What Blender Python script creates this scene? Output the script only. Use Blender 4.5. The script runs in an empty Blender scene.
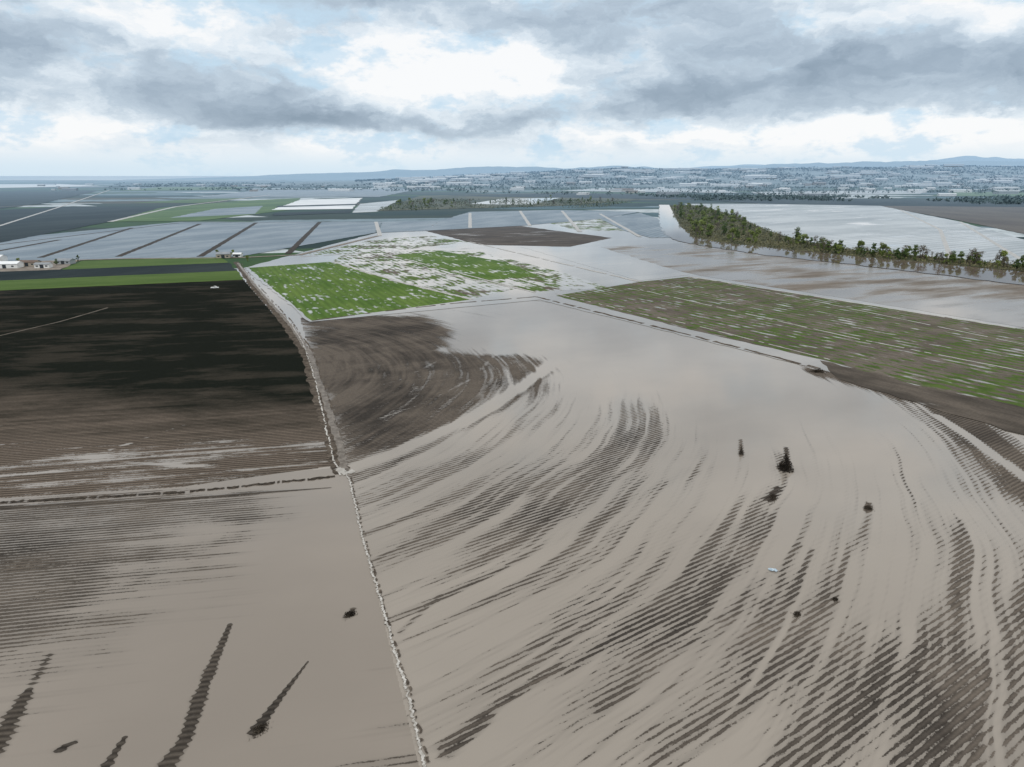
import bpy, math, random
import numpy as np
random.seed(7); rng=np.random.default_rng(7)
scene=bpy.context.scene
H=80.0; F=683.0; PITCH=math.radians(17)
SP,CP=math.sin(PITCH),math.cos(PITCH)
def ray(u,v):
    a=v-383.5
    return (u-512.0, F*CP-a*SP, F*SP+a*CP)
def g(u,v):
    """ground coordinates (metres) of image pixel (u,v), projected from the camera"""
    x,f,d=ray(u,v); d=max(d,0.5); t=H/d
    return (x*t,f*t)
def azel(u,v):
    x,f,d=ray(u,v)
    return math.degrees(math.atan2(x,f)), -math.degrees(math.atan2(d,math.hypot(x,f)))
# ---------------------------------------------------------------- noise
TAB=rng.random((256,256))
def vn(x,y,s=0):
    x=np.asarray(x,float)+s*17.3; y=np.asarray(y,float)+s*41.7
    xi=np.floor(x).astype(int); yi=np.floor(y).astype(int)
    fx=x-xi; fy=y-yi; fx=fx*fx*(3-2*fx); fy=fy*fy*(3-2*fy)
    a=TAB[xi%256,yi%256]; b=TAB[(xi+1)%256,yi%256]; c=TAB[xi%256,(yi+1)%256]; d=TAB[(xi+1)%256,(yi+1)%256]
    return (a*(1-fx)+b*fx)*(1-fy)+(c*(1-fx)+d*fx)*fy
def fbm(x,y,s=0,o=4):
    r=0;a=.5;t=0
    for i in range(o):
        r=r+a*vn(np.asarray(x)*2**i,np.asarray(y)*2**i,s+i*3); t+=a; a*=.5
    return r/t
def sst(x,a,b):
    t=np.clip((x-a)/(b-a),0,1); return t*t*(3-2*t)
# ---------------------------------------------------------------- node helper
class NT:
    def __init__(s,nt): s.nt=nt
    def node(s,t,**p):
        n=s.nt.nodes.new(t)
        for k,v in p.items(): setattr(n,k,v)
        return n
    def put(s,sock,val):
        if isinstance(val,bpy.types.NodeSocket): s.nt.links.new(val,sock)
        elif isinstance(val,(tuple,list)):
            if len(sock.default_value)==4 and len(val)==3: val=(*val,1)
            sock.default_value=val
        else: sock.default_value=val
    def m(s,op,*a,clamp=False):
        n=s.node('ShaderNodeMath',operation=op,use_clamp=clamp)
        for i,v in enumerate(a): s.put(n.inputs[i],v)
        return n.outputs[0]
    def comb(s,x,y,z=0.0):
        n=s.node('ShaderNodeCombineXYZ')
        for i,v in enumerate((x,y,z)): s.put(n.inputs[i],v)
        return n.outputs[0]
    def sep(s,v):
        n=s.node('ShaderNodeSeparateXYZ'); s.put(n.inputs[0],v); return n.outputs
    def noise(s,vec,scale,detail=4,rough=.55,dist=0.0):
        n=s.node('ShaderNodeTexNoise'); s.put(n.inputs['Vector'],vec)
        n.inputs['Scale'].default_value=scale; n.inputs['Detail'].default_value=detail
        n.inputs['Roughness'].default_value=rough; n.inputs['Distortion'].default_value=dist
        return n.outputs[0]
    def mix(s,f,a,b):
        n=s.node('ShaderNodeMix',data_type='RGBA'); s.put(n.inputs[0],f); s.put(n.inputs[6],a); s.put(n.inputs[7],b)
        return n.outputs[2]
    def ss(s,v,a,b,lo=0.0,hi=1.0):
        n=s.node('ShaderNodeMapRange',interpolation_type='SMOOTHSTEP')
        s.put(n.inputs[0],v); n.inputs[1].default_value=a; n.inputs[2].default_value=b
        n.inputs[3].default_value=lo; n.inputs[4].default_value=hi
        return n.outputs[0]
    def ramp(s,f,stops,interp='LINEAR'):
        n=s.node('ShaderNodeValToRGB'); cr=n.color_ramp; cr.interpolation=interp
        while len(cr.elements)<len(stops): cr.elements.new(0.5)
        for e,(p,c) in zip(cr.elements,stops): e.position=p; e.color=(*c,1)
        s.put(n.inputs[0],f); return n.outputs[0]
HAZE_TINT=(0.33,0.47,0.62)
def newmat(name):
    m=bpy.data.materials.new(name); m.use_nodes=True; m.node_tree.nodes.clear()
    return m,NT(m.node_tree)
def haze_tint(n,pos,col,k=7000.0):  # aerial haze painted into the base colour, stronger with distance from the origin
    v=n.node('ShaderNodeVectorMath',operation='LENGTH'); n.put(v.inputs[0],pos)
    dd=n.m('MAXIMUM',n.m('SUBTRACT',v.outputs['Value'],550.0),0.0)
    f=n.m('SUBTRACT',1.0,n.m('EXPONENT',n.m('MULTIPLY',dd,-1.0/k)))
    return n.mix(f,col,HAZE_TINT)
def finish(n,col,rough,bump=None,bstr=.5,bdist=.2,ior=1.33,spec=.12):
    p=n.node('ShaderNodeBsdfPrincipled'); n.put(p.inputs['Base Color'],col); n.put(p.inputs['Roughness'],rough)
    p.inputs['IOR'].default_value=ior; n.put(p.inputs['Specular IOR Level'],spec)
    if bump is not None:
        b=n.node('ShaderNodeBump'); b.inputs['Strength'].default_value=bstr; b.inputs['Distance'].default_value=bdist
        n.put(b.inputs['Height'],bump); n.nt.links.new(b.outputs[0],p.inputs['Normal'])
    o=n.node('ShaderNodeOutputMaterial'); n.nt.links.new(p.outputs[0],o.inputs[0])
WATER=(0.300,0.266,0.229)
def field_mat(name,c1,c2,az=0,spacing=1.6,ridge=.25,namp=.25,nscale=.08,stretch=6,base=1.0,
              wcol=WATER,attr=False,veg=None,rowc=.35,blocks=None,wrough=.07,cscale=.05,edge=.08,clod=.75,cross=None,sspec=.05,wspec=.55,vrow=.05):
    mt,n=newmat(name)
    geo=n.node('ShaderNodeNewGeometry'); pos=geo.outputs['Position']; x,y,z=n.sep(pos)
    a=math.radians(az); sa,ca=math.sin(a),math.cos(a)
    al=n.m('ADD',n.m('MULTIPLY',x,sa),n.m('MULTIPLY',y,ca))
    ac=n.m('SUBTRACT',n.m('MULTIPLY',x,ca),n.m('MULTIPLY',y,sa))
    wob=n.noise(n.comb(n.m('MULTIPLY',al,.02),n.m('MULTIPLY',ac,.02)),1.0,1)
    ac2=n.m('ADD',ac,n.m('MULTIPLY',wob,1.2))
    rd=n.m('COSINE',n.m('MULTIPLY',ac2,2*math.pi/spacing))            # -1..1
    vec=n.comb(n.m('DIVIDE',al,stretch),ac,0.0)
    n1=n.m('SUBTRACT',n.noise(vec,nscale,5,.62),.5)
    n2=n.m('SUBTRACT',n.noise(pos,nscale*.2,2,.5),.5)
    h0=n.m('ADD',base,n.m('MULTIPLY',n1,namp*4))
    h0=n.m('ADD',h0,n.m('MULTIPLY',n2,namp*3))
    tone=None; bumph=None
    if attr:
        at=n.node('ShaderNodeAttribute'); at.attribute_name='elev'; h0=n.m('ADD',h0,at.outputs['Fac'])
        at2=n.node('ShaderNodeAttribute'); at2.attribute_name='tone'; tone=at2.outputs['Fac']
    h=n.m('ADD',h0,n.m('MULTIPLY',rd,ridge))
    if attr:
        n4=n.m('SUBTRACT',n.noise(n.comb(n.m('DIVIDE',al,3.4),n.m('MULTIPLY',ac,1.3)),1.1,4,.72),.5)
        h=n.m('ADD',h,n.m('MULTIPLY',n4,clod))
        n5=n.m('SUBTRACT',n.noise(pos,2.4,3,.75),.5); h=n.m('ADD',h,n.m('MULTIPLY',n5,clod*.6))
        bumph=n.m('MULTIPLY',n.m('ADD',n.m('MULTIPLY',rd,.5),n.m('MULTIPLY',n5,1.6)),n.ss(h,-.05,.3))
    ex=n.ss(h,-edge,edge)
    cn=n.noise(n.comb(n.m('DIVIDE',al,3),ac,0.0),cscale,7,.68)
    f=n.ss(cn,.35,.65)
    if tone is not None: f=n.m('ADD',n.m('MULTIPLY',n.m('SUBTRACT',f,.5),.5),tone,clamp=True)
    soil=n.mix(f,c1,c2)
    if blocks:
        bw,bamt,bcol=blocks
        bl=n.m('COSINE',n.m('MULTIPLY',ac,2*math.pi/bw)); soil=n.mix(n.m('MULTIPLY',n.ss(bl,.2,.9),bamt),soil,bcol)
    k=n.m('ADD',1.0,n.m('MULTIPLY',rd,rowc))
    fine=n.m('ADD',.5,n.m('MULTIPLY',n.noise(pos,1.1,4,.78),1.0))
    k=n.m('MULTIPLY',k,fine)
    vs=n.node('ShaderNodeVectorMath',operation='SCALE'); n.put(vs.inputs[0],soil); n.put(vs.inputs['Scale'],k); soil=vs.outputs[0]
    if veg:
        vc,vc2,cov,vsc=veg
        vv=n.noise(n.comb(n.m('DIVIDE',al,3),ac,0.0),vsc,6,.7)
        vv=n.m('ADD',vv,n.m('MULTIPLY',rd,vrow))
        vv=n.m('ADD',vv,n.m('MULTIPLY',n.m('SUBTRACT',n.noise(pos,.018,3,.6),.5),.5))
        if cross: vv=n.m('ADD',vv,n.m('MULTIPLY',n.m('COSINE',n.m('MULTIPLY',al,2*math.pi/cross)),.05))
        vm=n.ss(vv,.5-(cov-.5)*.5-.05,.5-(cov-.5)*.5+.05)
        vcol=n.mix(n.ss(n.noise(pos,.15,5,.7),.35,.65),vc,vc2)
        soil=n.mix(vm,soil,vcol)
    wt=n.noise(n.comb(n.m('DIVIDE',al,1.5),ac,0.0),.012,5,.55)
    wc=n.mix(n.ss(wt,.3,.7),tuple(c*.88 for c in wcol),tuple(min(1,c*1.1) for c in wcol))
    shallow=n.ss(n.m('ADD',h0,n.m('MULTIPLY',rd,ridge*.22)),-.65,.10)
    wc=n.mix(n.m('MULTIPLY',shallow,.42),wc,tuple(c*.42 for c in wcol))
    col=n.mix(ex,wc,soil); col=haze_tint(n,pos,col)
    ro=n.m('ADD',n.m('MULTIPLY',ex,.6),wrough)
    sp=n.m('SUBTRACT',wspec,n.m('MULTIPLY',ex,wspec-sspec))
    finish(n,col,ro,bumph,.6,.3,spec=sp)
    return mt
def flat_mat(name,c1,c2,scale=.3,rough=.8,hz=True,spec=.12):
    mt,n=newmat(name)
    pos=n.node('ShaderNodeNewGeometry').outputs['Position']
    c=n.mix(n.ss(n.noise(pos,scale,6,.65),.35,.65),c1,c2)
    if hz: c=haze_tint(n,pos,c)
    finish(n,c,rough,spec=spec); return mt
# ---------------------------------------------------------------- object helpers
COL=scene.collection
def obj(name,mesh,label=None,cat=None,kind=None,group=None,parent=None):
    o=bpy.data.objects.new(name,mesh); COL.objects.link(o)
    if label: o['label']=label
    if cat: o['category']=cat
    if kind: o['kind']=kind
    if group: o['group']=group
    if parent: o.parent=parent
    return o
def mesh_np(name,V,Fq,mats,k=4,matidx=None,smooth=False):
    V=np.asarray(V,np.float32); Fq=np.asarray(Fq,np.int32)
    me=bpy.data.meshes.new(name); me.vertices.add(len(V)); me.vertices.foreach_set('co',V.ravel())
    me.loops.add(Fq.size); me.loops.foreach_set('vertex_index',Fq.ravel())
    me.polygons.add(len(Fq)); me.polygons.foreach_set('loop_start',np.arange(0,Fq.size,k,dtype=np.int32))
    if matidx is not None: me.polygons.foreach_set('material_index',np.asarray(matidx,np.int32))
    for m in mats: me.materials.append(m)
    me.update(calc_edges=True)
    if smooth: me.shade_smooth()
    return me
ZI=[0.19]; DZ=.006
def patch(pts,mat,label,name='field',cat='field',z=None,world=False,jit=1.0):
    P=[p if world else g(*p) for p in pts]
    if z is None: ZI[0]+=DZ; z=ZI[0]
    out=[]
    for i,p in enumerate(P):
        q=P[(i+1)%len(P)]; L=math.hypot(q[0]-p[0],q[1]-p[1]); d=math.hypot(*p); k=max(1,min(90,int(L/(d*.009+2))))
        for j in range(k):
            t=j/k; a=(random.uniform(-1,1)*jit*d*.0014) if j else 0
            out.append((p[0]+(q[0]-p[0])*t+a,p[1]+(q[1]-p[1])*t+a,z))
    me=bpy.data.meshes.new(name); me.from_pydata(out,[],[list(range(len(out)))]); me.materials.append(mat)
    me.update()
    if me.polygons[0].normal.z<0: me.flip_normals()
    return obj(name,me,label,cat,'structure')
def ribbon(name,pts,w,mat,label,cat,z=None,jit=.15,world=False,w2=None,step=3.0,wander=0.0,gap=0.0):
    P=[p if world else g(*p) for p in pts]
    if z is None: ZI[0]+=DZ; z=ZI[0]
    D=[]; 
    for i in range(len(P)-1):
        p,q=P[i],P[i+1]; L=math.hypot(q[0]-p[0],q[1]-p[1]); st=max(step,math.hypot(*p)*.008) if step>1 else step; k=max(1,int(L/st))
        for j in range(k): D.append((p[0]+(q[0]-p[0])*j/k,p[1]+(q[1]-p[1])*j/k))
    D.append(P[-1]); V=[];n=len(D); s=random.random()*100
    for i,(x,y) in enumerate(D):
        a=D[max(0,i-1)]; b=D[min(n-1,i+1)]; dx,dy=b[0]-a[0],b[1]-a[1]; L=math.hypot(dx,dy) or 1; nx,ny=-dy/L,dx/L
        ww=(w+(w2-w)*i/n if w2 is not None else w)/2
        wa=float(fbm(i*.35+s,3,5,3)-.5)*2*wander
        l=ww*(1+random.uniform(-jit,jit)); r=ww*(1+random.uniform(-jit,jit))
        V.append((x+nx*(l+wa),y+ny*(l+wa),z)); V.append((x-nx*(r-wa),y-ny*(r-wa),z))
    Fq=[(2*i,2*i+1,2*i+3,2*i+2) for i in range(n-1) if not(gap and random.random()<gap)]
    me=bpy.data.meshes.new(name); me.from_pydata(V,[],Fq); me.materials.append(mat); me.update()
    if me.polygons[0].normal.z<0: me.flip_normals()
    return obj(name,me,label,cat,'structure')
def inpoly(x,y,P):
    r=np.zeros(x.shape,bool); n=len(P); j=n-1
    for i in range(n):
        xi,yi=P[i]; xj,yj=P[j]
        c=((yi>y)!=(yj>y)); 
        with np.errstate(divide='ignore',invalid='ignore'):
            xx=(xj-xi)*(y-yi)/(yj-yi+1e-12)+xi
        r^=(c&(x<xx)); j=i
    return r
def segd(x,y,P,closed=False):
    d=np.full(x.shape,1e9)
    for i in range(len(P) if closed else len(P)-1):
        (ax,ay),(bx,by)=P[i],P[(i+1)%len(P)]; dx,dy=bx-ax,by-ay
        t=np.clip(((x-ax)*dx+(y-ay)*dy)/(dx*dx+dy*dy),0,1); d=np.minimum(d,np.hypot(x-ax-t*dx,y-ay-t*dy))
    return d
def softpoly(x,y,pts,w):
    P=[g(*p) for p in pts]; d=segd(x,y,P,True); d=np.where(inpoly(x,y,P),d,-d); return sst(d,-w,w)
def bars(x,y,lst):
    e=np.zeros_like(x)
    for pts,w0,w1,amp in lst:
        P=[g(*p) for p in pts]; n=len(P)-1; val=np.zeros_like(x)
        for i in range(n):
            (ax,ay),(bx,by)=P[i],P[i+1]; dx,dy=bx-ax,by-ay; L2=dx*dx+dy*dy
            t=np.clip(((x-ax)*dx+(y-ay)*dy)/L2,0,1); d=np.hypot(x-ax-t*dx,y-ay-t*dy)
            tt=(i+t)/n; w=w0+(w1-w0)*tt
            val=np.maximum(val,np.exp(-(d/w)**2))
        e+=amp*val
    return e
def blobs(x,y,lst):
    e=np.zeros_like(x)
    for u,v,rx,ry,amp in lst:
        cx,cy=g(u,v); wx=abs(g(u+rx,v)[0]-cx); wy=abs(g(u,v+ry)[1]-g(u,v-ry)[1])/2
        e+=amp*np.exp(-((x-cx)/wx)**2-((y-cy)/wy)**2)
    return e
NA,NR=1000,940
AZ=np.radians(np.linspace(-54,54,NA)); RR=55*np.exp(np.linspace(0,math.log(620/55),NR))
A2,R2=np.meshgrid(AZ,RR,indexing='ij'); GX=R2*np.sin(A2); GY=R2*np.cos(A2)
IDX=np.arange(NA*NR).reshape(NA,NR)
QX=(GX[:-1,:-1]+GX[1:,1:])/2; QY=(GY[:-1,:-1]+GY[1:,1:])/2
def flood(name,poly,mat,fn,label,z):
    P=[g(*p) for p in poly]; ins=inpoly(QX,QY,P)
    a=IDX[:-1,:-1][ins]; b=IDX[1:,:-1][ins]; c=IDX[1:,1:][ins]; d=IDX[:-1,1:][ins]
    Fq=np.stack([a,b,c,d],1)[:, ::-1]
    used,inv=np.unique(Fq,return_inverse=True); inv=inv.reshape(Fq.shape)
    x=GX.ravel()[used]; y=GY.ravel()[used]; el,to=fn(x,y)
    zz=z+np.clip(el,0,1)*.10
    me=mesh_np(name,np.stack([x,y,zz],1),inv,[mat])
    if me.polygons[0].normal.z<0: me.flip_normals()
    A=me.attributes.new('elev','FLOAT','POINT'); A.data.foreach_set('value',el.astype(np.float32))
    A=me.attributes.new('tone','FLOAT','POINT'); A.data.foreach_set('value',to.astype(np.float32))
    return obj(name,me,label,'field','structure')
# ================================================================= GROUND
mt,n=newmat('ground_far')
pos=n.node('ShaderNodeNewGeometry').outputs['Position']
mp=n.node('ShaderNodeMapping'); mp.inputs['Rotation'].default_value=(0,0,math.radians(-25)); mp.inputs['Scale'].default_value=(1/420,1/190,1)
n.put(mp.inputs['Vector'],pos)
vo=n.node('ShaderNodeTexVoronoi',distance='CHEBYCHEV'); vo.inputs['Scale'].default_value=1; vo.inputs['Randomness'].default_value=.6
n.nt.links.new(mp.outputs[0],vo.inputs['Vector']); r,_,_=n.sep(vo.outputs['Color'])
c=n.ramp(r,[(0,(.02,.038,.035)),(.2,(.045,.09,.035)),(.36,(.07,.12,.14)),(.5,(.035,.05,.04)),(.6,(.2,.26,.3)),(.7,(.03,.06,.04)),(.84,(.09,.085,.065)),(.92,(.5,.55,.58))],'CONSTANT')
c=n.mix(n.ss(n.noise(pos,.02,6,.7),.45,.75),c,(.035,.055,.038))
c=haze_tint(n,pos,c); finish(n,c,.8,spec=.03)
GR=45000
me=bpy.data.meshes.new('ground'); me.from_pydata([(-GR,-2000,0),(GR,-2000,0),(GR,GR,0),(-GR,GR,0)],[],[(0,1,2,3)]); me.materials.append(mt)
obj('ground',me,'wide flat valley floor of dark farmland plots','ground','structure')
m_base=field_mat('silt_water',(.06,.05,.042),(.09,.078,.065),az=58,base=-.9,ridge=.1,namp=.2)
patch([(-300,60),(300,60),(700,560),(300,640),(-500,600)],m_base,'shallow brown flood water over farmland','water','water',z=.04,world=True)
# ================================================================= NEAR FIELDS
CX,CY=-152.0,264.0
def f_right(x,y):
    rho=np.hypot(x-CX,y-CY); th=np.arctan2(y-CY,x-CX); arc=th*300
    wr=rho+(fbm(x/70,y/70,3)-.5)*12
    s0=fbm(wr/1.15,arc/44,5,4)-.5
    s1=fbm(wr/3.4,arc/100,1,4)-.5; s2=fbm(wr/11.0,arc/140,2,3)-.5
    big=fbm(x/50,y/50,9,3)-.5
    e=-.54+s0*1.4+s1*1.1+s2*.7+big*.4
    e+=blobs(x,y,[(430,500,110,45,.34),(600,440,90,60,.24),(560,520,140,60,.16),(680,600,110,55,.26),(690,740,130,45,.22),(760,690,90,60,.12),
      (950,700,130,80,.40),(1000,590,50,90,.28),(860,450,80,50,-.35),(600,335,170,30,-.9),(470,650,60,60,-.05),(760,390,120,35,-.7),(820,500,50,50,-.2),(560,690,80,45,.06),(980,770,90,45,.25)])
    e+=bars(x,y,[
     ([(448,750),(500,705),(560,672),(640,628),(700,600),(745,560),(765,515)],1.1,2.2,.32),
     ([(446,752),(466,736),(488,717)],1.9,1.0,1.0),([(448,748),(520,690),(560,668)],1.2,.8,.4),
     ([(800,767),(870,700),(930,640),(960,580),(965,520)],3.5,2.0,.40),
     ([(900,780),(960,720),(1010,650),(1030,590)],4,3,.42),
     ([(380,560),(450,520),(560,480),(640,430)],1.2,2.2,.3),
     ([(400,632),(440,596)],.9,.4,.7),
     ([(520,560),(600,520),(690,470)],1.4,2,.25),
     ([(790,600),(812,550)],1.0,.6,.5),([(820,610),(870,515)],1.0,1.0,.4),([(720,620),(800,545)],1.2,.9,.35),
     ([(600,710),(700,640),(760,600)],1.2,1.5,.25),([(660,767),(760,690),(830,600)],1.2,1.5,.3)])
    cap=.02+.14*sst(x,g(820,700)[0],g(960,700)[0])*sst(-y,-150,-100)
    e=np.where(e>cap,cap+(e-cap)*.3,e)        # ridges stay separated by water
    reg=softpoly(x,y,[(298,315),(425,316),(455,330),(450,348),(525,355),(562,362),(530,395),(465,425),(400,448),(342,466),(318,385)],10)
    stroke=np.clip((s1*1.6+s0*2.4+s2*.8),-1,1)
    east=sst(x,g(390,370)[0],g(560,370)[0])
    e=e*(1-reg)+reg*(.62-east*.45+stroke*(.42+.4*east))
    e+=bars(x,y,[
     ([(768,500),(778,488)],1.1,.9,1.0),([(786,470),(786,448)],1.5,1.0,1.2),([(741,456),(741,440)],.8,.6,1.0),([(867,511),(869,504)],1.0,1.0,1.2),
     ([(336,474),(400,450),(470,418),(520,388),(556,360)],1.8,3.0,-1.6),
     ([(360,425),(420,405),(470,380),(500,350)],.5,.9,-.35),([(345,395),(400,380),(440,360)],.5,.8,-.3),
     ([(440,350),(480,354),(560,346)],4,5,-.5),
     ([(350,478),(420,452),(500,410),(552,372)],1.2,1.5,.5),
     ([(815,372),(880,388),(930,405),(965,428),(1000,460),(1030,490)],6.0,12,1.5),
     ([(938,416),(975,440),(1030,482)],1.2,2.4,-2.0),
    ])
    bank=segd(x,y,[g(815,372),g(930,405),g(1030,490)])
    tone=.26+sst(fbm(x/15,y/15,4,4),.3,.75)*.6+reg*(.0+stroke*.6)+.3*(bank<25)
    return e,np.clip(tone,0,1)
m_right=field_mat('flooded_soil',(.044,.038,.033),(.125,.105,.087),az=57,spacing=1.2,ridge=.27,namp=.05,nscale=.25,stretch=5,base=0,attr=True,edge=.09,clod=1.05,rowc=.3)
flood('flooded_field',[(425,790),(349,480),(335,462),(318,380),(300,318),(420,308),(538,297),(700,338),(820,368),(1060,430),(1300,520),(1300,900),(425,900)],m_right,f_right,
      'large ploughed field under brown flood water with furrow ridges showing',.06)
def diag(x,y,a):
    a=math.radians(a); return x*math.sin(a)+y*math.cos(a), x*math.cos(a)-y*math.sin(a)
def f_left(x,y):
    al,ac=diag(x,y,80)
    s1=fbm(al/26,ac/1.8,1,4)-.5; s2=fbm(x/9,y/12,7,4)-.5; big=fbm(x/30,y/30,6,3)-.5
    e=-.70+s1*1.1+s2*.6+big*.5
    e+=blobs(x,y,[(50,540,160,50,.70),(-10,615,110,65,.52),(-100,600,120,160,.4),(200,505,130,16,.5),(180,570,60,30,.25),(330,560,80,120,-.5),(250,700,90,80,-.3)])
    e=np.where(e>.06,.06+(e-.06)*.4,e)
    e+=bars(x,y,[([(150,790),(185,740),(205,685),(230,625)],1.6,.5,2.2),([(255,732),(275,705),(308,662)],1.2,.2,2.2),([(-5,750),(14,715),(28,692)],1.6,.7,1.7),([(28,692),(50,655)],.6,.5,.6),
      ([(106,767),(125,738)],.9,.4,1.7),([(346,618),(353,610)],1.0,.8,1.5),([(60,750),(75,742)],.7,.5,1.2),([(195,700),(215,655)],1.4,.8,.6),
      ([(-40,514),(0,508),(170,500),(330,488)],.9,.7,1.0)])
    return e,.26+sst(fbm(x/15,y/15,4,4),.3,.75)*.6
m_left=field_mat('flooded_soil_rows',(.040,.035,.030),(.115,.097,.08),az=80,spacing=1.2,ridge=.30,namp=.05,nscale=.25,stretch=5,base=0,attr=True,wcol=(.262,.228,.194),edge=.09,clod=.9)
flood('flooded_field',[(425,790),(349,480),(335,468),(180,482),(0,493),(-400,518),(-700,900),(425,900)],m_left,f_left,
      'ploughed field corner under still brown flood water',.06)
def f_dark(x,y):
    t=1-sst(y+x*.08+(fbm(x/50,y/16,15,3)-.5)*26,165,268)
    al,ac=diag(x,y,78)
    s1=fbm(al/36,ac/2.0,1,5)-.5; s2=fbm(x/8,y/5,8,4)-.5; big=fbm(x/40,y/20,6,3)-.5
    tt=sst(t,.35,1)
    e=1.1-tt*.86+(s1*1.5+s2*.5)*tt+big*.5*tt
    e+=bars(x,y,[([(110,450),(200,420),(290,395)],.8,.4,-.45),([(0,470),(120,462),(250,470),(325,462)],1.0,.8,-.3)])
    return e,np.clip(t*1.05+(s1*1.3+s2*.4)*(.04+t*.9),0,1)
m_dark=field_mat('dark_ploughed_soil',(.0115,.0135,.0105),(.12,.098,.08),az=80,spacing=1.4,ridge=.12,namp=.05,nscale=.2,stretch=6,base=.0,attr=True,rowc=.5,wcol=(.34,.305,.27),clod=.9,edge=.12,sspec=.005)
flood('ploughed_field',[(333,466),(180,487),(0,498),(-400,523),(-900,340),(-100,292),(0,290),(243,279),(300,345),(318,400)],m_dark,f_dark,
      'dark ploughed field with wet streaks at its lower edge',.075)
# ================================================================= MID PATCHES
G1,G2=(.06,.118,.02),(.105,.168,.036)
m_green=field_mat('green_crop',G1,G2,az=-25,base=.15,ridge=.05,namp=.22,nscale=.2,stretch=1.6,wcol=(.5,.5,.48),rowc=.12,spacing=5)
m_green_dry=field_mat('green_crop_dry',(.055,.10,.018),(.085,.135,.03),az=75,base=1,ridge=.05,namp=.05,rowc=.12)
m_gpatch=field_mat('green_patchy',(.11,.093,.077),(.15,.13,.11),az=-25,base=-.02,ridge=.05,namp=.27,nscale=.14,stretch=1.8,wcol=(.43,.415,.39),veg=((.065,.115,.025),(.10,.15,.04),.58,.1),rowc=.15,spacing=5)
m_rgreen=field_mat('green_rows_wet',(.09,.076,.062),(.15,.128,.107),az=-33,base=.16,ridge=.08,namp=.19,nscale=.22,stretch=2,wcol=(.33,.305,.275),veg=((.05,.085,.018),(.085,.128,.03),.42,.3),rowc=.1,spacing=6,cross=14,vrow=.10)
m_mud=field_mat('mud_flat',(.12,.10,.082),(.18,.152,.125),az=65,base=-.06,ridge=.03,namp=.24,nscale=.045,stretch=4,wcol=(.27,.235,.20),rowc=.1,wspec=.4,edge=.2)
m_brown=field_mat('brown_soil',(.05,.04,.033),(.09,.072,.058),az=70,base=.24,ridge=.1,namp=.26,nscale=.06,stretch=4,wcol=(.4,.37,.33))
m_water_mid=field_mat('silt_water_mid',(.1,.085,.075),(.12,.1,.085),az=60,base=-.35,ridge=.05,namp=.3,nscale=.06,wcol=(.32,.295,.265))
m_plastic=field_mat('plastic_mulch',(.17,.22,.27),(.28,.33,.38),az=25,base=1,ridge=.1,namp=.2,nscale=.02,stretch=8,rowc=.12,blocks=(9,.4,(.09,.115,.13)),wrough=.1,spacing=3,cscale=.02,sspec=.2)
m_plastic2=field_mat('plastic_mulch_pale',(.34,.38,.41),(.52,.56,.59),az=60,base=.25,ridge=.1,namp=.4,nscale=.035,stretch=5,rowc=.12,blocks=(14,.4,(.18,.2,.22)),spacing=3,cscale=.012,wcol=(.47,.50,.52),sspec=.25)
m_slate=field_mat('slate_soil',(.012,.019,.021),(.032,.042,.043),az=30,base=1,ridge=.1,namp=.1,rowc=.2,spacing=4,cscale=.01,sspec=.02)
m_white=flat_mat('white_cover',(.65,.68,.7),(.8,.82,.84),.01)
m_greenfar=field_mat('green_far',(.055,.11,.03),(.10,.165,.05),az=30,base=1,ridge=0,namp=.1,rowc=.1,cscale=.01)
m_tan=flat_mat('tan_track',(.16,.135,.11),(.27,.235,.20),.15,.7)
m_darktrack=flat_mat('dark_bank',(.035,.03,.025),(.08,.066,.053),.6,.9,spec=.04)
m_brownbank=flat_mat('brown_bank',(.06,.049,.04),(.145,.122,.10),.5,.9,spec=.04)
m_foam=flat_mat('silt_foam',(.30,.28,.25),(.58,.56,.53),1.2,.4)
m_pale=flat_mat('pale_wet_track',(.33,.31,.28),(.46,.44,.41),.2,.3)
patch([(244,268),(310,322),(540,300),(700,340),(820,370),(1060,430),(1300,500),(1500,300),(1024,285),(690,238),(650,225),(470,218),(380,232)],m_water_mid,'pale silty flood water spread across farm plots','water','water')
patch([(248,268),(330,262),(400,283),(470,300),(312,321)],m_green,'bright green crop plot dotted with puddles')
patch([(333,261),(345,254),(395,250),(520,288),(472,299),(402,282)],m_gpatch,'patchy green crop plot washed with silt')
patch([(385,254),(420,250),(480,252),(560,272),(610,288),(535,292)],m_gpatch,'waterlogged crop plot with green remnants')
patch([(392,256),(440,251),(505,262),(540,276),(480,281)],m_green,'green crop plot with flooded furrows')
patch([(300,256),(372,240),(430,236),(470,242),(385,252)],m_gpatch,'silted crop plot beside pale puddles')
patch([(425,231),(520,226),(612,238),(570,247),(480,245)],m_brown,'dark brown waterlogged soil plot')
patch([(540,221),(600,219),(625,231),(580,231)],m_gpatch,'small green plot near the river bend')
patch([(556,296),(640,282),(690,277),(860,304),(1024,330),(1200,355),(1200,460),(1030,412),(930,389),(830,362),(690,330)],m_rgreen,'striped green and brown crop rows with standing water')
patch([(600,247),(690,243),(760,252),(900,270),(1024,284),(1200,305),(1200,350),(1024,328),(860,301),(700,276),(640,262)],m_mud,'wet brown mud flat with thin pools')
patch([(520,247),(600,247),(690,275),(640,281)],m_water_mid,'pale silty pool between crop plots','water','water')
m_margin=field_mat('muddy_margin',(.055,.047,.039),(.125,.105,.087),az=-33,base=.32,ridge=.03,namp=.30,nscale=.25,stretch=2.5,wcol=(.33,.30,.27),rowc=.1,edge=.15)
patch([(820,361),(930,388),(1030,410),(1200,452),(1200,500),(1040,440),(960,417),(900,399),(840,380)],m_margin,'dark muddy margin strewn with stubble',jit=3)
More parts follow.
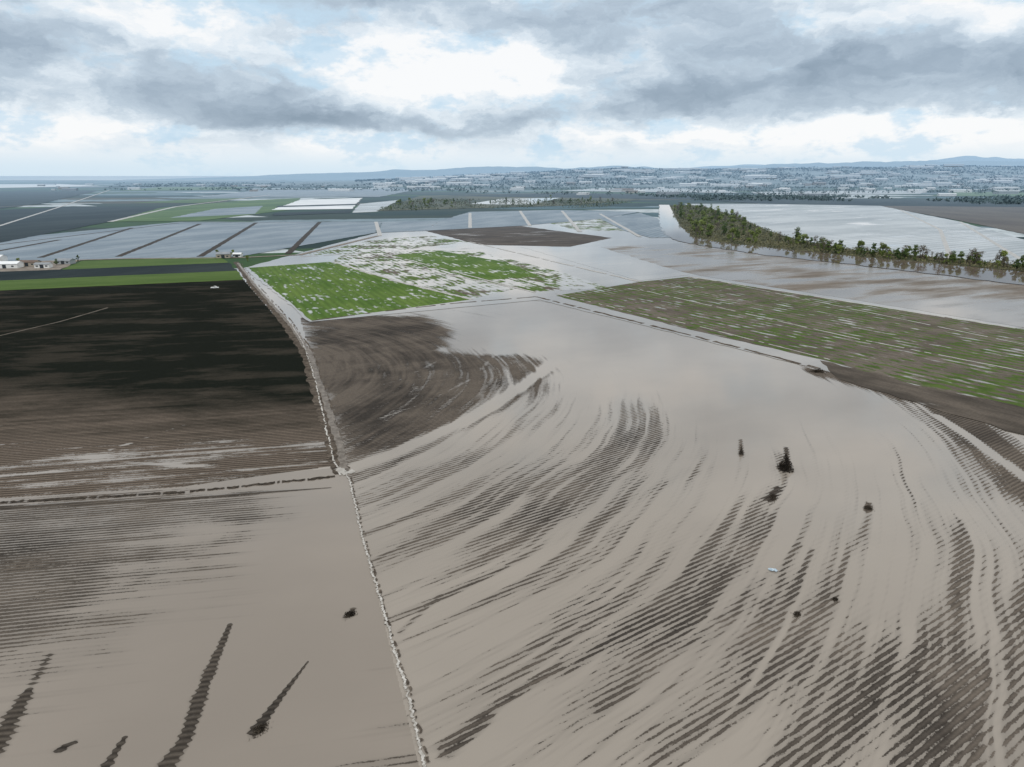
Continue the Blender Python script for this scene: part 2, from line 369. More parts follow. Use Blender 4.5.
ribbon('path',[(536,297),(620,318),(700,338),(820,369)],2.0,m_brownbank,'brown muddy bank along a field edge','bank',jit=.6,gap=.1)
ribbon('path',[(556,294),(640,314),(700,327),(830,360)],1.0,m_pale,'pale silt line along a field edge','track',jit=.6,gap=.4)
ribbon('path',[(312,321),(380,312),(450,304),(536,297)],1.5,m_brownbank,'thin muddy bank between plots','bank',jit=.6,gap=.2)
for pts,w in [([(333,262),(402,283),(472,300)],2.5),([(345,255),(520,289)],2.5),([(690,277),(860,304),(1024,330),(1200,355)],2.5),([(385,254),(535,293)],2.0),([(300,257),(385,252)],2.5),([(470,242),(640,282)],3.0),([(640,290),(860,340),(1024,372),(1100,390)],1.2),([(720,282),(1024,345),(1100,362)],1.0)]:
    ribbon('path',pts,w,m_pale,'pale flooded track between crop plots','track',jit=.5,gap=.15)
patch([(-120,292),(0,291),(244,280),(237,271),(0,281),(-120,285)],m_green_dry,'bright green strip of young crop')
patch([(-120,285),(0,281),(237,271),(229,263),(0,272),(-120,276)],m_slate,'dark bare soil strip')
patch([(62,270),(228,263),(222,257),(84,261)],m_green_dry,'green grass strip beside the farmyard')
patch([(-120,276),(0,272),(60,270),(82,260),(0,262),(-120,264)],m_tan,'bare earth farmyard with light gravel','farmyard','ground')
patch([(-200,262),(0,262),(238,257),(375,233),(382,222),(180,222),(-200,258)],m_plastic,'grey blue plastic covered crop beds')
for pts in [[(40,258),(132,228)],[(118,257),(200,224)],[(200,257),(256,223)],[(288,254),(320,222)],[(-60,262),(60,240)]]:
    ribbon('path',pts,7,m_darktrack,'dark farm track between plastic covered beds','track')
ribbon('path',[(-200,258),(0,245),(180,223),(382,222)],5,m_darktrack,'dark farm track along covered beds','track')
ribbon('path',[(-200,266),(0,263),(120,259),(238,258),(300,255),(378,236)],6,m_tan,'tan dirt road past the farmyard','track')
patch([(382,222),(378,233),(425,231),(440,221)],m_plastic,'grey plastic covered beds')
patch([(440,221),(425,231),(520,226),(600,219),(640,212),(560,210),(470,212)],m_plastic,'blue grey plastic covered beds near the trees')
patch([(600,219),(640,213),(668,222),(684,238),(650,238),(625,231)],m_plastic,'pale covered beds by the river bend')
for pts in [[(470,213),(470,228)],[(520,211),(530,226)],[(562,211),(580,232)],[(600,214),(640,237)],[(376,222),(380,236)]]:
    ribbon('path',pts,6,m_pale,'pale flooded farm track','track')
patch([(-200,262),(0,243),(110,222),(165,207),(60,207),(-200,222)],m_slate,'dark slate coloured bare field')
patch([(-200,218),(0,209),(40,204),(98,191),(0,192),(-200,196)],m_slate,'dark blue grey field with pale tracks')
patch([(110,222),(160,208),(240,201),(300,198),(290,210),(200,221)],m_greenfar,'green field strips behind covered beds')
patch([(170,218),(215,209),(262,206),(255,214)],m_plastic,'thin grey plot among green strips')
patch([(130,203),(200,199),(250,198),(200,203)],m_greenfar,'narrow green strip beyond the beds')
patch([(272,210),(300,200),(362,198),(352,209)],m_white,'bright white plastic covered plot')
patch([(278,206),(357,204),(356,205.3),(276,207.4)],m_slate,'dark lane through white covered plot')
patch([(275,213),(352,210),(350,213),(272,216)],m_slate,'dark soil strip behind covered beds')
patch([(352,213),(360,204),(400,200),(376,212)],m_plastic2,'pale grey covered plot')
patch([(200,197),(260,190),(420,189),(380,197)],m_plastic,'hazy blue grey covered fields')
patch([(120,191),(160,187),(260,186),(230,190)],m_greenfar,'thin hazy green field')
patch([(376,211),(420,196),(580,192),(640,200),(560,206)],field_mat('olive_scrub',(.04,.048,.022),(.10,.095,.05),base=1,ridge=0,cscale=.01),'olive scrubland along a slough')
patch([(470,204),(500,199),(560,198),(530,205)],m_water_mid,'pale pond beside scrub','water','water')
for pts,mm,lb in [([(440,196),(640,199),(760,200),(740,196),(560,193)],m_slate,'dark farmland strip below the town'),([(560,191),(740,193),(720,190),(600,188)],m_plastic2,'pale covered plots near the town'),
     ([(930,196),(1200,198),(1200,193),(960,192)],m_greenfar,'hazy green plot near the town'),([(100,187),(300,184),(420,185),(300,187)],m_slate,'thin dark hazy plot'),([(300,183),(420,182),(440,184),(320,185)],m_white,'thin pale hazy covered plots'),([(0,188),(100,186),(60,184),(-200,185)],m_white,'thin pale covered plots near the bay')]:
    patch(pts,mm,lb)
ribbon('road',[(-60,240),(0,226),(60,207),(110,190)],6,m_pale,'pale farm road crossing dark fields','road')
ribbon('road',[(-100,212),(40,205),(200,199),(380,196)],9,m_tan,'tan farm road between far fields','road')
ribbon('road',[(110,222),(175,207),(270,195)],10,m_pale,'pale farm road between green strips','road')
patch([(684,204),(760,204),(880,206),(905,211),(960,222),(1024,240),(1300,290),(1300,320),(1024,268),(850,252),(770,240),(735,222)],m_plastic2,'broad pale flooded plastic covered field')
patch([(880,206),(960,206),(1100,206),(1200,240),(1024,234),(960,221)],field_mat('brown_far',(.08,.065,.055),(.12,.103,.085),base=1,ridge=0,cscale=.01),'bare brown field beyond the flood')
patch([(690,199),(800,198),(1200,204),(1100,208),(880,206),(760,204)],m_slate,'dark hazy farmland strip')
patch([(750,192),(930,190),(920,194),(760,195)],m_plastic2,'pale far covered plot')
for pts in [[(900,210),(940,230),(952,262)],[(960,222),(1024,262)]]:
    ribbon('path',pts,5,m_pale,'pale track across flooded field','track')
m_river=field_mat('river_water',(.1,.08,.07),(.1,.08,.07),base=-2,ridge=0,wcol=(.135,.103,.075),wrough=.05,wspec=.22)
ribbon('river',[(664,205),(667,212),(672,221),(680,231),(694,239.5),(722,245),(790,254),(880,263),(960,271.5),(1040,281),(1300,311)],26,m_river,'brown silty river bending along a tree belt','river',jit=.1,step=8,w2=85)
m_bank=flat_mat('river_bank',(.045,.05,.02),(.11,.097,.055),.06,.9,spec=.04)
BELT=[(670,206),(700,206),(735,216),(765,230),(800,241),(850,250),(1024,266),(1250,292),(1250,301),(1024,272),(850,256.5),(720,243),(694,237.5),(680,226)]
patch(BELT,m_bank,'grassy river bank under trees','river_bank','bank')
# ================================================================= NEAR TRACKS
ZI[0]=.19
ribbon('path',[(236,262),(252,285),(284,322),(305,352),(320,400),(333,440),(341,474)],4.6,flat_mat('verge_soil',(.055,.046,.038),(.135,.113,.092),.35,.9,spec=.04),'brown muddy verge of a farm road','verge',jit=.3,step=1.5,wander=.7)
ribbon('path',[(241,263),(259,286),(292,322),(313,352),(329,400),(341,440),(348,472)],.5,m_brownbank,'wet ditch beside a farm road','ditch',jit=.6,step=1.2,wander=.6,gap=.5)
ribbon('road',[(238,263),(255,286),(288,322),(309,352),(325,400),(338,440),(346,474)],2.2,flat_mat('wet_track',(.11,.094,.078),(.22,.195,.17),.5,.5,spec=.2),'wet grey farm road between fields','road',jit=.35,step=1.5,wander=.5)
ribbon('path',[(240,266),(262,292),(292,325),(304,345),(315,380),(324,420),(334,460),(341,476)],.45,m_foam,'thin line of pale water in a road rut','rut',jit=.7,step=.9,wander=.6,gap=.25)
ribbon('path',[(337,469),(345,474),(354,471)],1.9,m_pale,'pale silty puddle where tracks meet','puddle',jit=.5,step=.5,wander=.5)
ribbon('path',[(351,478),(365,540),(388,620),(409,690),(430,775),(436,800)],.4,m_brownbank,'brown submerged verge between flooded fields','verge',jit=.7,step=.5,wander=.5,gap=.45)
ribbon('path',[(346,474),(350,482),(363,540),(386,620),(406,690),(427,775),(433,800)],.40,m_foam,'pale ragged silt line between flooded fields','silt line',jit=.75,step=.22,wander=.45,gap=.03)
ribbon('path',[(-60,345),(0,336),(60,322),(108,308)],.8,m_tan,'thin pale track across dark field','track',jit=.4)
ribbon('path',[(-200,518),(0,503),(180,493),(335,477)],1.0,m_darktrack,'dark ridge along a field boundary','ridge',jit=.6,step=.6,wander=.5,gap=.1)
patch([(-44000,10500),(-3300,10500),(-6000,14000),(-9000,44000),(-44000,44000)],flat_mat('bay_water',(.5,.57,.64),(.55,.62,.69),.0002,.3),'pale hazy bay at the valley mouth','water','water',z=.9,world=True)
# ================================================================= HILLS
def hills(name,y0,y1,x0,x1,hf,mat,label,nx=420,ny=18):
    X=np.linspace(x0,x1,nx); Y=np.linspace(y0,y1,ny); XX,YY=np.meshgrid(X,Y,indexing='ij'); ZZ=hf(XX,YY)
    V=np.stack([XX.ravel(),YY.ravel(),ZZ.ravel()],1); I=np.arange(nx*ny).reshape(nx,ny)
    Fq=np.stack([I[:-1,:-1],I[1:,:-1],I[1:,1:],I[:-1,1:]],-1).reshape(-1,4)
    me=mesh_np(name,V,Fq,[mat],smooth=True); return obj(name,me,label,'hills','structure')
def foot(x,y):
    e=sst(y,4800,8500)*sst(x,-2600,1500)
    return -1+e*(105+65*fbm(x/1200,y/900,3,4)+ 40*sst(x,2000,7000))
m_foot=flat_mat('foothill_cover',(.045,.07,.055),(.2,.22,.22),.006,spec=.03)
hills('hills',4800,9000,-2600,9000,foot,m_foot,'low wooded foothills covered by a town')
m_h2=flat_mat('hill_mid',(.10,.16,.20),(.16,.22,.26),.002,spec=.02)  # base colours already shifted towards the painted haze
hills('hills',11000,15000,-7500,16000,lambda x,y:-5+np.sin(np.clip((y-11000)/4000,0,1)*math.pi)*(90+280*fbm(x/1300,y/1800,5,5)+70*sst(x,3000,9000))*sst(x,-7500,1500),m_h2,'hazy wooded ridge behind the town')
m_h3=flat_mat('hill_far',(.27,.39,.52),(.30,.42,.55),.0005,spec=.02)  # blue of distant air painted into the hill colours
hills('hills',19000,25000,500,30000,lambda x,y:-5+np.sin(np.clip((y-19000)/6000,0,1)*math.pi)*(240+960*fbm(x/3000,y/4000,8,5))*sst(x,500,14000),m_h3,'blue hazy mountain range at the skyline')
# ================================================================= VEGETATION
def leafquads(C,size,rg,up=.3):
    n=len(C); a=rg.normal(size=(n,3)); a/=np.linalg.norm(a,axis=1,keepdims=True)
    b=np.cross(a,rg.normal(size=(n,3))); b/=np.linalg.norm(b,axis=1,keepdims=True)
    s=size*rg.uniform(.6,1.3,(n,1)); V=np.stack([C-a*s-b*s*.6,C+a*s-b*s*.6,C+a*s*.7+b*s*.7,C-a*s*.8+b*s*.6],1).reshape(-1,3)
    return V,np.arange(4*n).reshape(n,4)
def foliage(name,c1,c2,sc=.5):
    mt,n=newmat(name); tc=n.node('ShaderNodeTexCoord').outputs['Object']; pos=n.node('ShaderNodeNewGeometry').outputs['Position']
    oi=n.node('ShaderNodeObjectInfo').outputs['Random']
    f=n.m('ADD',n.ss(n.noise(tc,sc,3,.6),.3,.7),n.m('MULTIPLY',n.m('SUBTRACT',oi,.5),.8),clamp=True)
    c=haze_tint(n,pos,n.mix(f,c1,c2)); finish(n,c,.8,spec=.05); return mt
m_bark=flat_mat('bark',(.06,.05,.04),(.11,.095,.08),.8,.9)
m_leafs=[foliage('leaf_green',(.045,.08,.018),(.13,.175,.04)),foliage('leaf_spring',(.10,.135,.025),(.23,.28,.065)),foliage('leaf_bare',(.09,.075,.05),(.19,.16,.11))]
def cyl(p,q,r0,r1,k=6):
    p=np.array(p,float);q=np.array(q,float); d=q-p; d/=np.linalg.norm(d); a=np.cross(d,(0.3,.9,.1)); a/=np.linalg.norm(a); b=np.cross(d,a)
    V=[];
    for c,r in((p,r0),(q,r1)):
        for i in range(k): t=2*math.pi*i/k; V.append(c+r*(a*math.cos(t)+b*math.sin(t)))
    return V,[(i,(i+1)%k,k+(i+1)%k,k+i) for i in range(k)]
variants=[]
for vi in range(8):
    rg=np.random.default_rng(100+vi); kind=vi%3
    TV=[];TF=[]
    def addc(p,q,a,b):
        V,Fc=cyl(p,q,a,b); o=len(TV); TV.extend(V); TF.extend([[i+o for i in f] for f in Fc])
    addc((0,0,-.3),(0.2,.1,5),.38,.26); addc((0.2,.1,5),(0,.3,9.5),.26,.1)
    lobes=[]
    for k in range(9):
        t=rg.uniform(0,2*math.pi); rr=rg.uniform(1.0,3.2); zz=rg.uniform(2.2,12.5); rr*=1.15-abs(zz-6)/8
        c=np.array([rr*math.cos(t),rr*math.sin(t),zz]); lobes.append((c,rg.uniform(1.0,2.2))); addc((0.15,.1,max(1.6,zz-3.5)),c,.14,.04)
    tm=mesh_np('trunk',np.array(TV),np.array(TF),[m_bark])
    nl=[620,560,360][kind]; pts=[]
    per=nl//9
    for c,r in lobes:
        d=rg.normal(size=(per,3)); d/=np.linalg.norm(d,axis=1,keepdims=True); pts.append(c+d*(r*rg.uniform(.45,1.1,(per,1)))*np.array([1.15,1.15,.85]))
    V,Fq=leafquads(np.concatenate(pts),[.42,.4,.3][kind],rg)
    cm=mesh_np('crown',V,Fq,[m_leafs[kind]]); variants.append((tm,cm,kind))
LB=['dark green leafy tree on the river bank','yellow green spring tree on the river bank','thin brown half bare tree on the river bank']
def sample(poly,n):
    P=[g(*p) for p in poly]; xs=[p[0] for p in P]; ys=[p[1] for p in P]; out=[]
    while len(out)<n:
        x=rng.uniform(min(xs),max(xs),2000); y=rng.uniform(min(ys),max(ys),2000)
        k=inpoly(x,y,P)
        out+=list(zip(x[k],y[k]))
    return out[:n]
def tree(x,y,s,vi,label,group):
    tm,cm,k=variants[vi]
    e=obj('tree',None,label,'tree',None,group); e.location=(x,y,.1); e.rotation_euler=(0,0,random.uniform(0,6.28)); e.scale=(s*random.uniform(.8,1.3),s*random.uniform(.8,1.3),s)
    obj('trunk',tm,parent=e); obj('crown',cm,parent=e)
B1=[(672,209),(698,208),(733,218),(765,232),(800,243),(800,249),(720,242),(694,237),(682,226)]
B2=[(795,243),(850,251),(1024,266),(1060,270),(1060,276),(1024,271.5),(850,256.5),(795,249.5)]
for (x,y) in sample(B1,115):
    vi=random.choice([0,1,1,3,4,4,7,2,6,5]); tree(x,y,random.uniform(.5,1.45),vi,LB[vi%3],'trees along the river')
for (x,y) in sample(B2,125):
    vi=random.choice([0,3,6,2,5,1,4,2]); tree(x,y,random.uniform(.35,1.1),vi,LB[vi%3],'trees along the river')
B3=[(376,211),(395,204),(420,202),(480,203),(470,208),(430,211)]; B4=[(480,203),(560,199),(640,203),(600,207),(520,208)]
for (x,y) in sample(B3,27)+sample(B4,30):
    vi=random.randrange(8); tree(x,y,random.uniform(.7,1.4),vi,['dark green tree beside a farm slough','spring green tree beside a farm slough','brown half bare tree beside a farm slough'][vi%3],'trees along the slough')
def clump(name,C,size,mat,label,cat):
    V,Fq=leafquads(C,size,np.random.default_rng(5)); me=mesh_np(name,V,Fq,[mat]); return obj(name,me,label,cat,'stuff')
U=np.array(sample(BELT,30000)); hh=1.0+6.0*fbm(U[:,0]/16,U[:,1]/16,21,3)**1.7; C=np.stack([U[:,0],U[:,1],rng.uniform(.05,1,len(U))*hh],1)
clump('undergrowth',C,np.full((len(C),1),.75),foliage('scrub_leaf',(.055,.064,.024),(.19,.175,.085),.06),'tangled green and brown undergrowth along the river bank','undergrowth')
U=np.array(sample([(376,211),(395,204),(420,200),(640,201),(600,208),(480,209)],9000)); k=fbm(U[:,0]/60,U[:,1]/60,22,3)>.48; U=U[k]; C=np.stack([U[:,0],U[:,1],rng.uniform(.1,6,len(U))],1)
clump('undergrowth',C,np.full((len(C),1),1.3),foliage('scrub_leaf_far',(.04,.052,.018),(.12,.13,.055),.03),'olive brown scrub along the slough','undergrowth')
cs=[]
def mass(poly,n,hmin,hmax,clustered=True,zf=None):
    P=np.array(sample(poly,n))
    k=fbm(P[:,0]/260,P[:,1]/260,11,3)>(.5 if clustered else 0)
    P=P[k]
    for j in range(7):
        h=rng.uniform(hmin,hmax,len(P)); z=h*(.25+.1*j); zz=z+(foot(P[:,0],P[:,1]).clip(0) if zf else 0)
        cs.append((np.stack([P[:,0]+rng.normal(0,4,len(P)),P[:,1]+rng.normal(0,4,len(P)),zz],1)))
mass([(380,192),(700,197),(1100,200),(1100,183),(640,181),(380,183)],9000,8,17,True,True)
mass([(100,190),(380,192),(380,183),(120,183)],1500,5,10)
mass([(640,200),(1100,206),(1100,198),(640,196)],1300,5,12)
Cc=np.concatenate(cs); clump('woodland',Cc,np.full((len(Cc),1),2.8),foliage('wood_far',(.01,.025,.015),(.04,.062,.03),.01),'scattered dark trees across the far valley and town','woodland')
X=rng.uniform(-1800,8200,12000); Y=rng.uniform(5200,8900,12000); k=(fbm(X/350,Y/350,12,3)>.45)&(X<Y*.85)&(X>-Y*.22); X,Y=X[k],Y[k]
Cc=np.concatenate([np.stack([X+rng.normal(0,5,len(X)),Y,foot(X,Y)+rng.uniform(1,12,len(X))],1) for _ in range(4)])
clump('woodland',Cc,np.full((len(Cc),1),4.4),foliage('wood_hill',(.006,.024,.02),(.035,.06,.04),.004),'dark tree cover on the foothills around the town','woodland')
# ================================================================= BUILDINGS
wallm=[flat_mat('wall_white',(.7,.7,.68),(.8,.8,.78),.2),flat_mat('wall_tan',(.36,.31,.25),(.42,.37,.3),.2),flat_mat('wall_grey',(.3,.32,.33),(.38,.4,.41),.2)]
roofm=[flat_mat('roof_white',(.75,.77,.79),(.85,.87,.88),.2,.5),flat_mat('roof_grey',(.22,.24,.26),(.3,.32,.34),.2,.5),flat_mat('roof_brown',(.13,.09,.07),(.18,.13,.1),.2,.7)]
m_glass=flat_mat('dark_opening',(.03,.035,.04),(.05,.055,.06),1,.2)
def boxm(name,x0,x1,y0,y1,z0,z1,mat):
    V=[(x0,y0,z0),(x1,y0,z0),(x1,y1,z0),(x0,y1,z0),(x0,y0,z1),(x1,y0,z1),(x1,y1,z1),(x0,y1,z1)]
    me=bpy.data.meshes.new(name); me.from_pydata(V,[],[(3,2,1,0),(4,5,6,7),(0,1,5,4),(1,2,6,5),(2,3,7,6),(3,0,4,7)]); me.materials.append(mat); return me
def gable(L,W,h,rh,ov,wm,rm,one=False):
    a,b=L/2,W/2
    V=[(-a,-b,0),(a,-b,0),(a,b,0),(-a,b,0),(-a,-b,h),(a,-b,h),(a,b,h),(-a,b,h),(-a,0,h+rh-.15),(a,0,h+rh-.15)]
    Fw=[(0,1,5,4),(2,3,7,6),(1,2,6,9,5),(3,0,4,8,7)]
    o=ov; RV=[(-a-o,-b-o,h-.1),(a+o,-b-o,h-.1),(a+o,0,h+rh),(-a-o,0,h+rh),(a+o,b+o,h-.1),(-a-o,b+o,h-.1)]
    RF=[(0,1,2,3),(3,2,4,5)]
    if one:
        me=bpy.data.meshes.new('far_building'); n0=len(V); me.from_pydata(V+RV,[],Fw+[tuple(i+n0 for i in f) for f in RF]); me.materials.append(wm); me.materials.append(rm)
        me.polygons[-1].material_index=1; me.polygons[-2].material_index=1; return me
    w=bpy.data.meshes.new('wall'); w.from_pydata(V,[],Fw); w.materials.append(wm)
    r=bpy.data.meshes.new('roof'); r.from_pydata(RV+[(x,y,z-.12) for x,y,z in RV],[],RF+[(9,8,7,6),(11,10,8,9),(0,6,7,1),(4,10,11,5),(1,7,8,2),(2,8,10,4),(5,11,9,3),(3,9,6,0)]); r.materials.append(rm)
    return w,r
def building(u,v,L,W,h,rh,az,wi,ri,label):
    x,y=g(u,v); e=obj('farm_building',None,label,'building'); e.location=(x,y,.3); e.rotation_euler=(0,0,math.radians(az))
    w,r=gable(L,W,h,rh,.5,wallm[wi],roofm[ri]); obj('wall',w,parent=e); obj('roof',r,parent=e)
    obj('door',boxm('door',-1.6,1.6,-W/2-.06,-W/2-.003,0,min(3.2,h-.5),m_glass),parent=e)
    for s in (-.32,.32): obj('window',boxm('window',s*L-1,s*L+1,-W/2-.05,-W/2-.003,1.2,2.4,m_glass),parent=e)
building(8,268,22,10,4,1.8,5,0,0,'long white farm shed with pale metal roof')
building(30,266,16,9,3.6,1.5,2,1,2,'tan farm house with brown gable roof')
building(44,268,12,7,3.5,1.2,8,0,1,'small white shed with grey roof')
building(66,264,14,8,3.4,1.6,-5,2,1,'grey shed with metal roof beside the farmyard')
building(224,258,13,8,4,1.8,10,1,1,'tan farm house at the road corner')
building(238,257,8,6,3,1.2,0,0,0,'small white shed at the road corner')
building(-10,262,26,12,4.5,2,4,0,0,'large white farm shed with metal roof')
for (x,y) in [g(16,265),g(54,266),g(76,262),g(232,257),g(216,257),g(246,262)]:
    vi=random.choice([0,1,3]); tree(x,y+4,random.uniform(.45,.65),vi,'leafy green tree beside farm buildings','trees by the farmyard')
fars=[gable(L,W,h,rh,1,wallm[a],roofm[b],True) for L,W,h,rh,a,b in [(45,20,7,2,0,0),(28,16,6,3,1,2),(70,30,8,2,0,0),(24,14,6,3,0,1),(55,24,8,2,2,1),(36,18,7,2,0,0)]]
FL=['long white warehouse with pale roof','tan house block with brown roof','large white warehouse with flat pale roof','white house block with grey roof','grey packing shed with metal roof','white packing shed among far trees']
def fb(x,y,z,i,k=1):
    o=obj('far_building',fars[i],FL[i],'building',None,'buildings of the far town'); o.location=(x,y,z); o.rotation_euler=(0,0,random.uniform(-.5,.5)); s=random.uniform(.7,1.3)*k; o.scale=(s*random.uniform(1,1.6),s,s)
cnt=0
while cnt<172:
    x=random.uniform(-1500,6500); y=random.uniform(5000,8600)
    if x<y*.76 and x>-y*.2 and vn(x/500,y/500,4)>.42: fb(x,y,float(foot(x,y))+.5,random.choice([0,0,1,2,2,3,5,5]),2.0); cnt+=1
for (x,y) in sample([(380,194),(740,197),(1060,199),(1060,184),(640,183),(380,184)],96): fb(x,y,float(max(0,foot(x,y)))+.2,random.choice([0,1,2,2,3,4,5,5]),1.2)
for (x,y) in sample([(10,192),(380,196),(380,184),(30,184)],24): fb(x,y,.2,random.randrange(6))
# ================================================================= SMALL THINGS
m_drift=foliage('drift_leaf',(.024,.02,.016),(.07,.058,.045))
def bush(u,v,s,hz,label,elong=1.0,az=0,n=520,cone=False):
    x,y=g(u,v); rg=np.random.default_rng(int(u*7+v)); d=rg.normal(size=(n,3))*np.array([.36,.36*elong,.35]); d[:,2]=np.abs(d[:,2])*(1.3-np.minimum(1,np.hypot(d[:,0],d[:,1]/elong)))
    sz=np.full((n,1),.085*s**.5)
    if cone:
        t=rg.uniform(0,1,n)**1.4; r=(1-t)**1.0*.62*rg.uniform(.2,1,n); a=rg.uniform(0,6.28,n); d=np.stack([r*np.cos(a)+.06*np.sin(t*5),r*np.sin(a)*elong,t],1); sz=sz*(1.15-.8*t[:,None])
    V,Fq=leafquads(d*np.array([s,s,hz]),sz,rg)
    e=obj('shrub',None,label,'shrub'); e.location=(x,y,.1); e.rotation_euler=(0,0,math.radians(az))
    obj('crown',mesh_np('crown',V,Fq,[m_drift]),parent=e)
    TV=[];TF=[]
    for i in range(14):
        t=rg.uniform(0,6.28); k=rg.uniform(.3,.95); rr=s*.4*(1.1-k); q=(math.cos(t)*rr,math.sin(t)*rr*elong,hz*k); Vc,Fc=cyl((0,0,-.05),q,.05,.012,4); o=len(TV); TV+=Vc; TF+=[[a+o for a in f] for f in Fc]
    obj('branch',mesh_np('branch',np.array(TV),np.array(TF),[m_bark]),parent=e)
bush(785,469,3.8,4.8,'tall pointed dark bush heaped with flood debris',1.3,0,1400,True)
bush(741,454,1.5,2.6,'thin pointed dark bush standing in flood water',1.2,0,300,True)
bush(773,498,1.3,.7,'low dark debris heap in flood water',2.4,-25)
bush(868,509,1.3,1.1,'small dark bush on a mud hump')
bush(350,615,1.2,.5,'small dark debris heap in flood water',1.1,-50)
bush(260,730,1.1,.5,'dark uprooted brush on a mud streak',1.4,-40)
bush(797,615,.8,.35,'small drift of dark stubble in water',1.7,-40)
bush(835,600,.6,.3,'tiny drift of dark stubble in water',1.5,-40)
bush(818,372,4.0,1.6,'scrubby bush on a muddy field bank',.8)
x,y=g(773,571); k=9; V=[];
for i in range(k):
    for j in range(k):
        a,b=i/(k-1)-.5,j/(k-1)-.5; V.append((a*1.7+.2*math.sin(b*7),b*.9+.15*math.sin(a*9),.12+.22*abs(math.sin(a*8+b*5))+.1*math.cos(b*13)))
Fq=[(i*k+j,(i+1)*k+j,(i+1)*k+j+1,i*k+j+1) for i in range(k-1) for j in range(k-1)]
me=bpy.data.meshes.new('plastic_sheet'); me.from_pydata(V,[],Fq); me.materials.append(flat_mat('sheet_blue',(.4,.5,.58),(.6,.68,.74),1.5,.35))
o=obj('plastic_sheet',me,'crumpled pale blue plastic sheet floating in water','plastic sheet'); o.location=(x,y,0); o.rotation_euler=(0,0,-.5)
def prism(name,prof,w,mat):
    V=[(a,-w/2,b) for a,b in prof]+[(a,w/2,b) for a,b in prof]; n=len(prof)
    me=bpy.data.meshes.new(name); me.from_pydata(V,[],[tuple(range(n)),tuple(range(2*n-1,n-1,-1))]+[(i,n+i,n+(i+1)%n,(i+1)%n) for i in range(n)]); me.materials.append(mat); return me
m_paint=flat_mat('white_paint',(.75,.75,.75),(.8,.8,.8),1,.3)
x,y=g(215,289); e=obj('pickup_truck',None,'white pickup truck parked on a green field strip','truck'); e.location=(x,y,.3); e.rotation_euler=(0,0,.2)
obj('body',prism('body',[(-2.7,.5),(-2.7,1.15),(-.6,1.15),(-.6,1.1),(1.2,1.1),(2.6,.98),(2.7,.5)],1.9,m_paint),parent=e)
obj('cab',prism('cab',[(-.7,1.1),(-.55,1.8),(.7,1.8),(1.4,1.1)],1.7,m_paint),parent=e)
for s in(-.9,.9): obj('window',prism('window',[(-.45,1.2),(-.35,1.7),(.6,1.7),(1.05,1.2)],.02,m_glass),parent=e).location=(0,s*.956,0)
for a in(-1.7,1.7):
    for s in(-.88,.88):
        Vc,Fc=cyl((a,s-.12,.42),(a,s+.12,.42),.42,.42,14); Fc=[list(f) for f in Fc]+[list(range(13,-1,-1)),list(range(14,28))]
        me=bpy.data.meshes.new('wheel'); me.from_pydata([tuple(v) for v in Vc],[],Fc); me.materials.append(m_glass); obj('wheel',me,parent=e)
# ================================================================= SKY
w=bpy.data.worlds.new('World'); scene.world=w; w.use_nodes=True; w.node_tree.nodes.clear(); n=NT(w.node_tree)
d=n.node('ShaderNodeTexCoord').outputs['Generated']; dx,dy,dz=n.sep(d)
az=n.m('MULTIPLY',n.m('ARCTAN2',dx,dy),57.2958); el=n.m('MULTIPLY',n.m('ARCSINE',dz),57.2958)
zz=n.m('ADD',n.m('MAXIMUM',dz,0.0),.14)
pl=n.comb(n.m('DIVIDE',dx,zz),n.m('DIVIDE',dy,zz),0.0)
nb=n.noise(pl,.6,4,.55,.2)
wv=n.comb(n.m('MULTIPLY',az,.14),n.m('MULTIPLY',el,.28),2.0)
nw=n.node('ShaderNodeTexNoise'); n.put(nw.inputs['Vector'],wv); nw.inputs['Scale'].default_value=1.0; nw.inputs['Detail'].default_value=7; nw.inputs['Roughness'].default_value=.62
cr,cg,cb=n.sep(nw.outputs['Color'])
azw=n.m('ADD',az,n.m('MULTIPLY',n.m('SUBTRACT',cr,.5),12.0)); elw=n.m('ADD',el,n.m('MULTIPLY',n.m('SUBTRACT',cg,.5),5.2))
puff=n.noise(n.comb(n.m('MULTIPLY',azw,.075),n.m('MULTIPLY',elw,.21),5.0),1.0,6,.52)
puff2=n.noise(n.comb(n.m('MULTIPLY',azw,.42),n.m('MULTIPLY',elw,.75),8.0),1.0,6,.6)
B=n.m('ADD',n.m('MULTIPLY',n.m('SUBTRACT',nb,.5),.4),n.m('MULTIPLY',n.m('SUBTRACT',puff,.5),1.7))
B=n.m('ADD',B,n.m('MULTIPLY',n.m('SUBTRACT',puff2,.5),.50))
prof=n.node('ShaderNodeFloatCurve'); cv=prof.mapping.curves[0]
pts=[(.0,.80),(.03,.86),(.07,.77),(.11,.58),(.17,.54),(.27,.64),(.5,.7),(1,.7)]
cv.points[0].location=pts[0]; cv.points[1].location=pts[-1]
for p in pts[1:-1]: cv.points.new(*p)
prof.mapping.update()
n.put(prof.inputs['Value'],n.m('DIVIDE',n.m('MAXIMUM',el,0.0),45.0,clamp=True))
low=n.ss(el,.8,3.5)
tot=n.m('ADD',prof.outputs[0],n.m('MULTIPLY',B,n.m('ADD',.15,n.m('MULTIPLY',low,.8))))
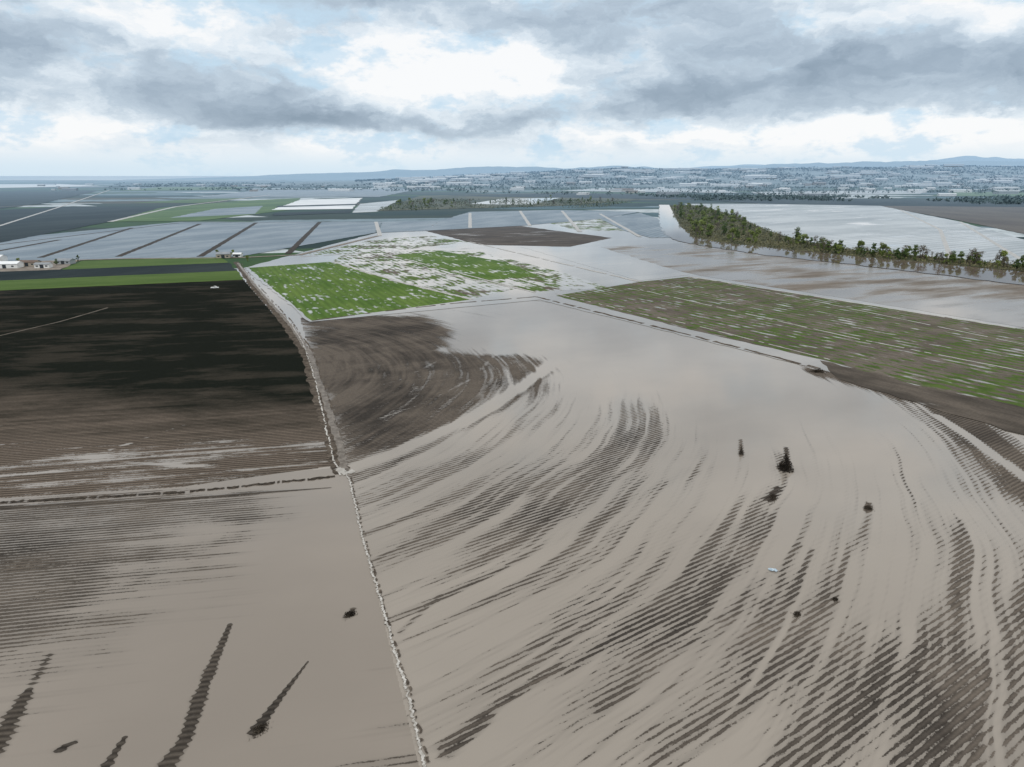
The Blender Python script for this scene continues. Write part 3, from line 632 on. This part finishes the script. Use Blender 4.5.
for u,v,rx,ry,amp in [(440,70,118,25,.62),(520,72,45,18,.2),(370,122,200,10,-.34),(230,95,90,20,-.2),(80,78,170,24,-.12),(800,85,230,24,-.22),(640,98,70,16,-.2),
    (60,122,130,9,.35),(920,124,190,9,.28),(1010,6,80,18,.4),(50,4,90,16,.32),(175,20,60,14,.26),(650,134,120,5,.15),(640,30,160,16,-.06)]:
    a,e=azel(u,v); ra=rx*.075; re=ry*.078
    qx=n.m('DIVIDE',n.m('SUBTRACT',azw,a),ra); qy=n.m('DIVIDE',n.m('SUBTRACT',elw,e),re)
    q=n.m('ADD',n.m('MULTIPLY',qx,qx),n.m('MULTIPLY',qy,qy))
    tot=n.m('ADD',tot,n.m('MULTIPLY',n.m('EXPONENT',n.m('MULTIPLY',q,-1.0)),amp))
cloud=n.ramp(tot,[(0,(.27,.35,.44)),(.28,(.38,.47,.57)),(.52,(.53,.63,.73)),(.74,(.78,.86,.93)),(.90,(.98,.99,1))])
gap=n.m('MULTIPLY',n.ss(cb,.50,.60),n.ss(tot,.42,.7))
cloud=n.mix(n.m('MULTIPLY',gap,.55),cloud,(.44,.68,.88))
cloud=n.mix(n.m('MULTIPLY',n.ss(el,2.4,.2),.8),cloud,(.65,.81,.93))
cloud=n.mix(n.ss(el,16,35),cloud,(.95,.95,.93))  # unseen upper sky turned neutral white to shape the light on the ground
sky=n.node('ShaderNodeTexSky',sky_type='NISHITA',sun_disc=False,sun_elevation=math.radians(50),sun_rotation=math.radians(200))
bg1=n.node('ShaderNodeBackground'); n.nt.links.new(sky.outputs[0],bg1.inputs[0]); bg1.inputs[1].default_value=.08
bg2=n.node('ShaderNodeBackground'); n.put(bg2.inputs[0],cloud); bg2.inputs[1].default_value=1.0
ms=n.node('ShaderNodeMixShader'); ms.inputs[0].default_value=.95; n.nt.links.new(bg1.outputs[0],ms.inputs[1]); n.nt.links.new(bg2.outputs[0],ms.inputs[2])
ow=n.node('ShaderNodeOutputWorld'); n.nt.links.new(ms.outputs[0],ow.inputs[0])
L=bpy.data.lights.new('sun','SUN'); L.energy=1.0; L.angle=math.radians(14); L.color=(1,.97,.92)
so=bpy.data.objects.new('sun',L); COL.objects.link(so); so.rotation_euler=(math.radians(40),0,math.radians(-20))
cam=bpy.data.cameras.new('camera'); cam.lens=36*F/1024; cam.sensor_width=36; cam.clip_end=120000; cam.clip_start=1
co=bpy.data.objects.new('camera',cam); COL.objects.link(co); co.location=(0,0,H); co.rotation_euler=(math.radians(90)-PITCH,0,0); scene.camera=co
scene.view_settings.view_transform='Standard'; scene.view_settings.look='None'; scene.view_settings.exposure=0
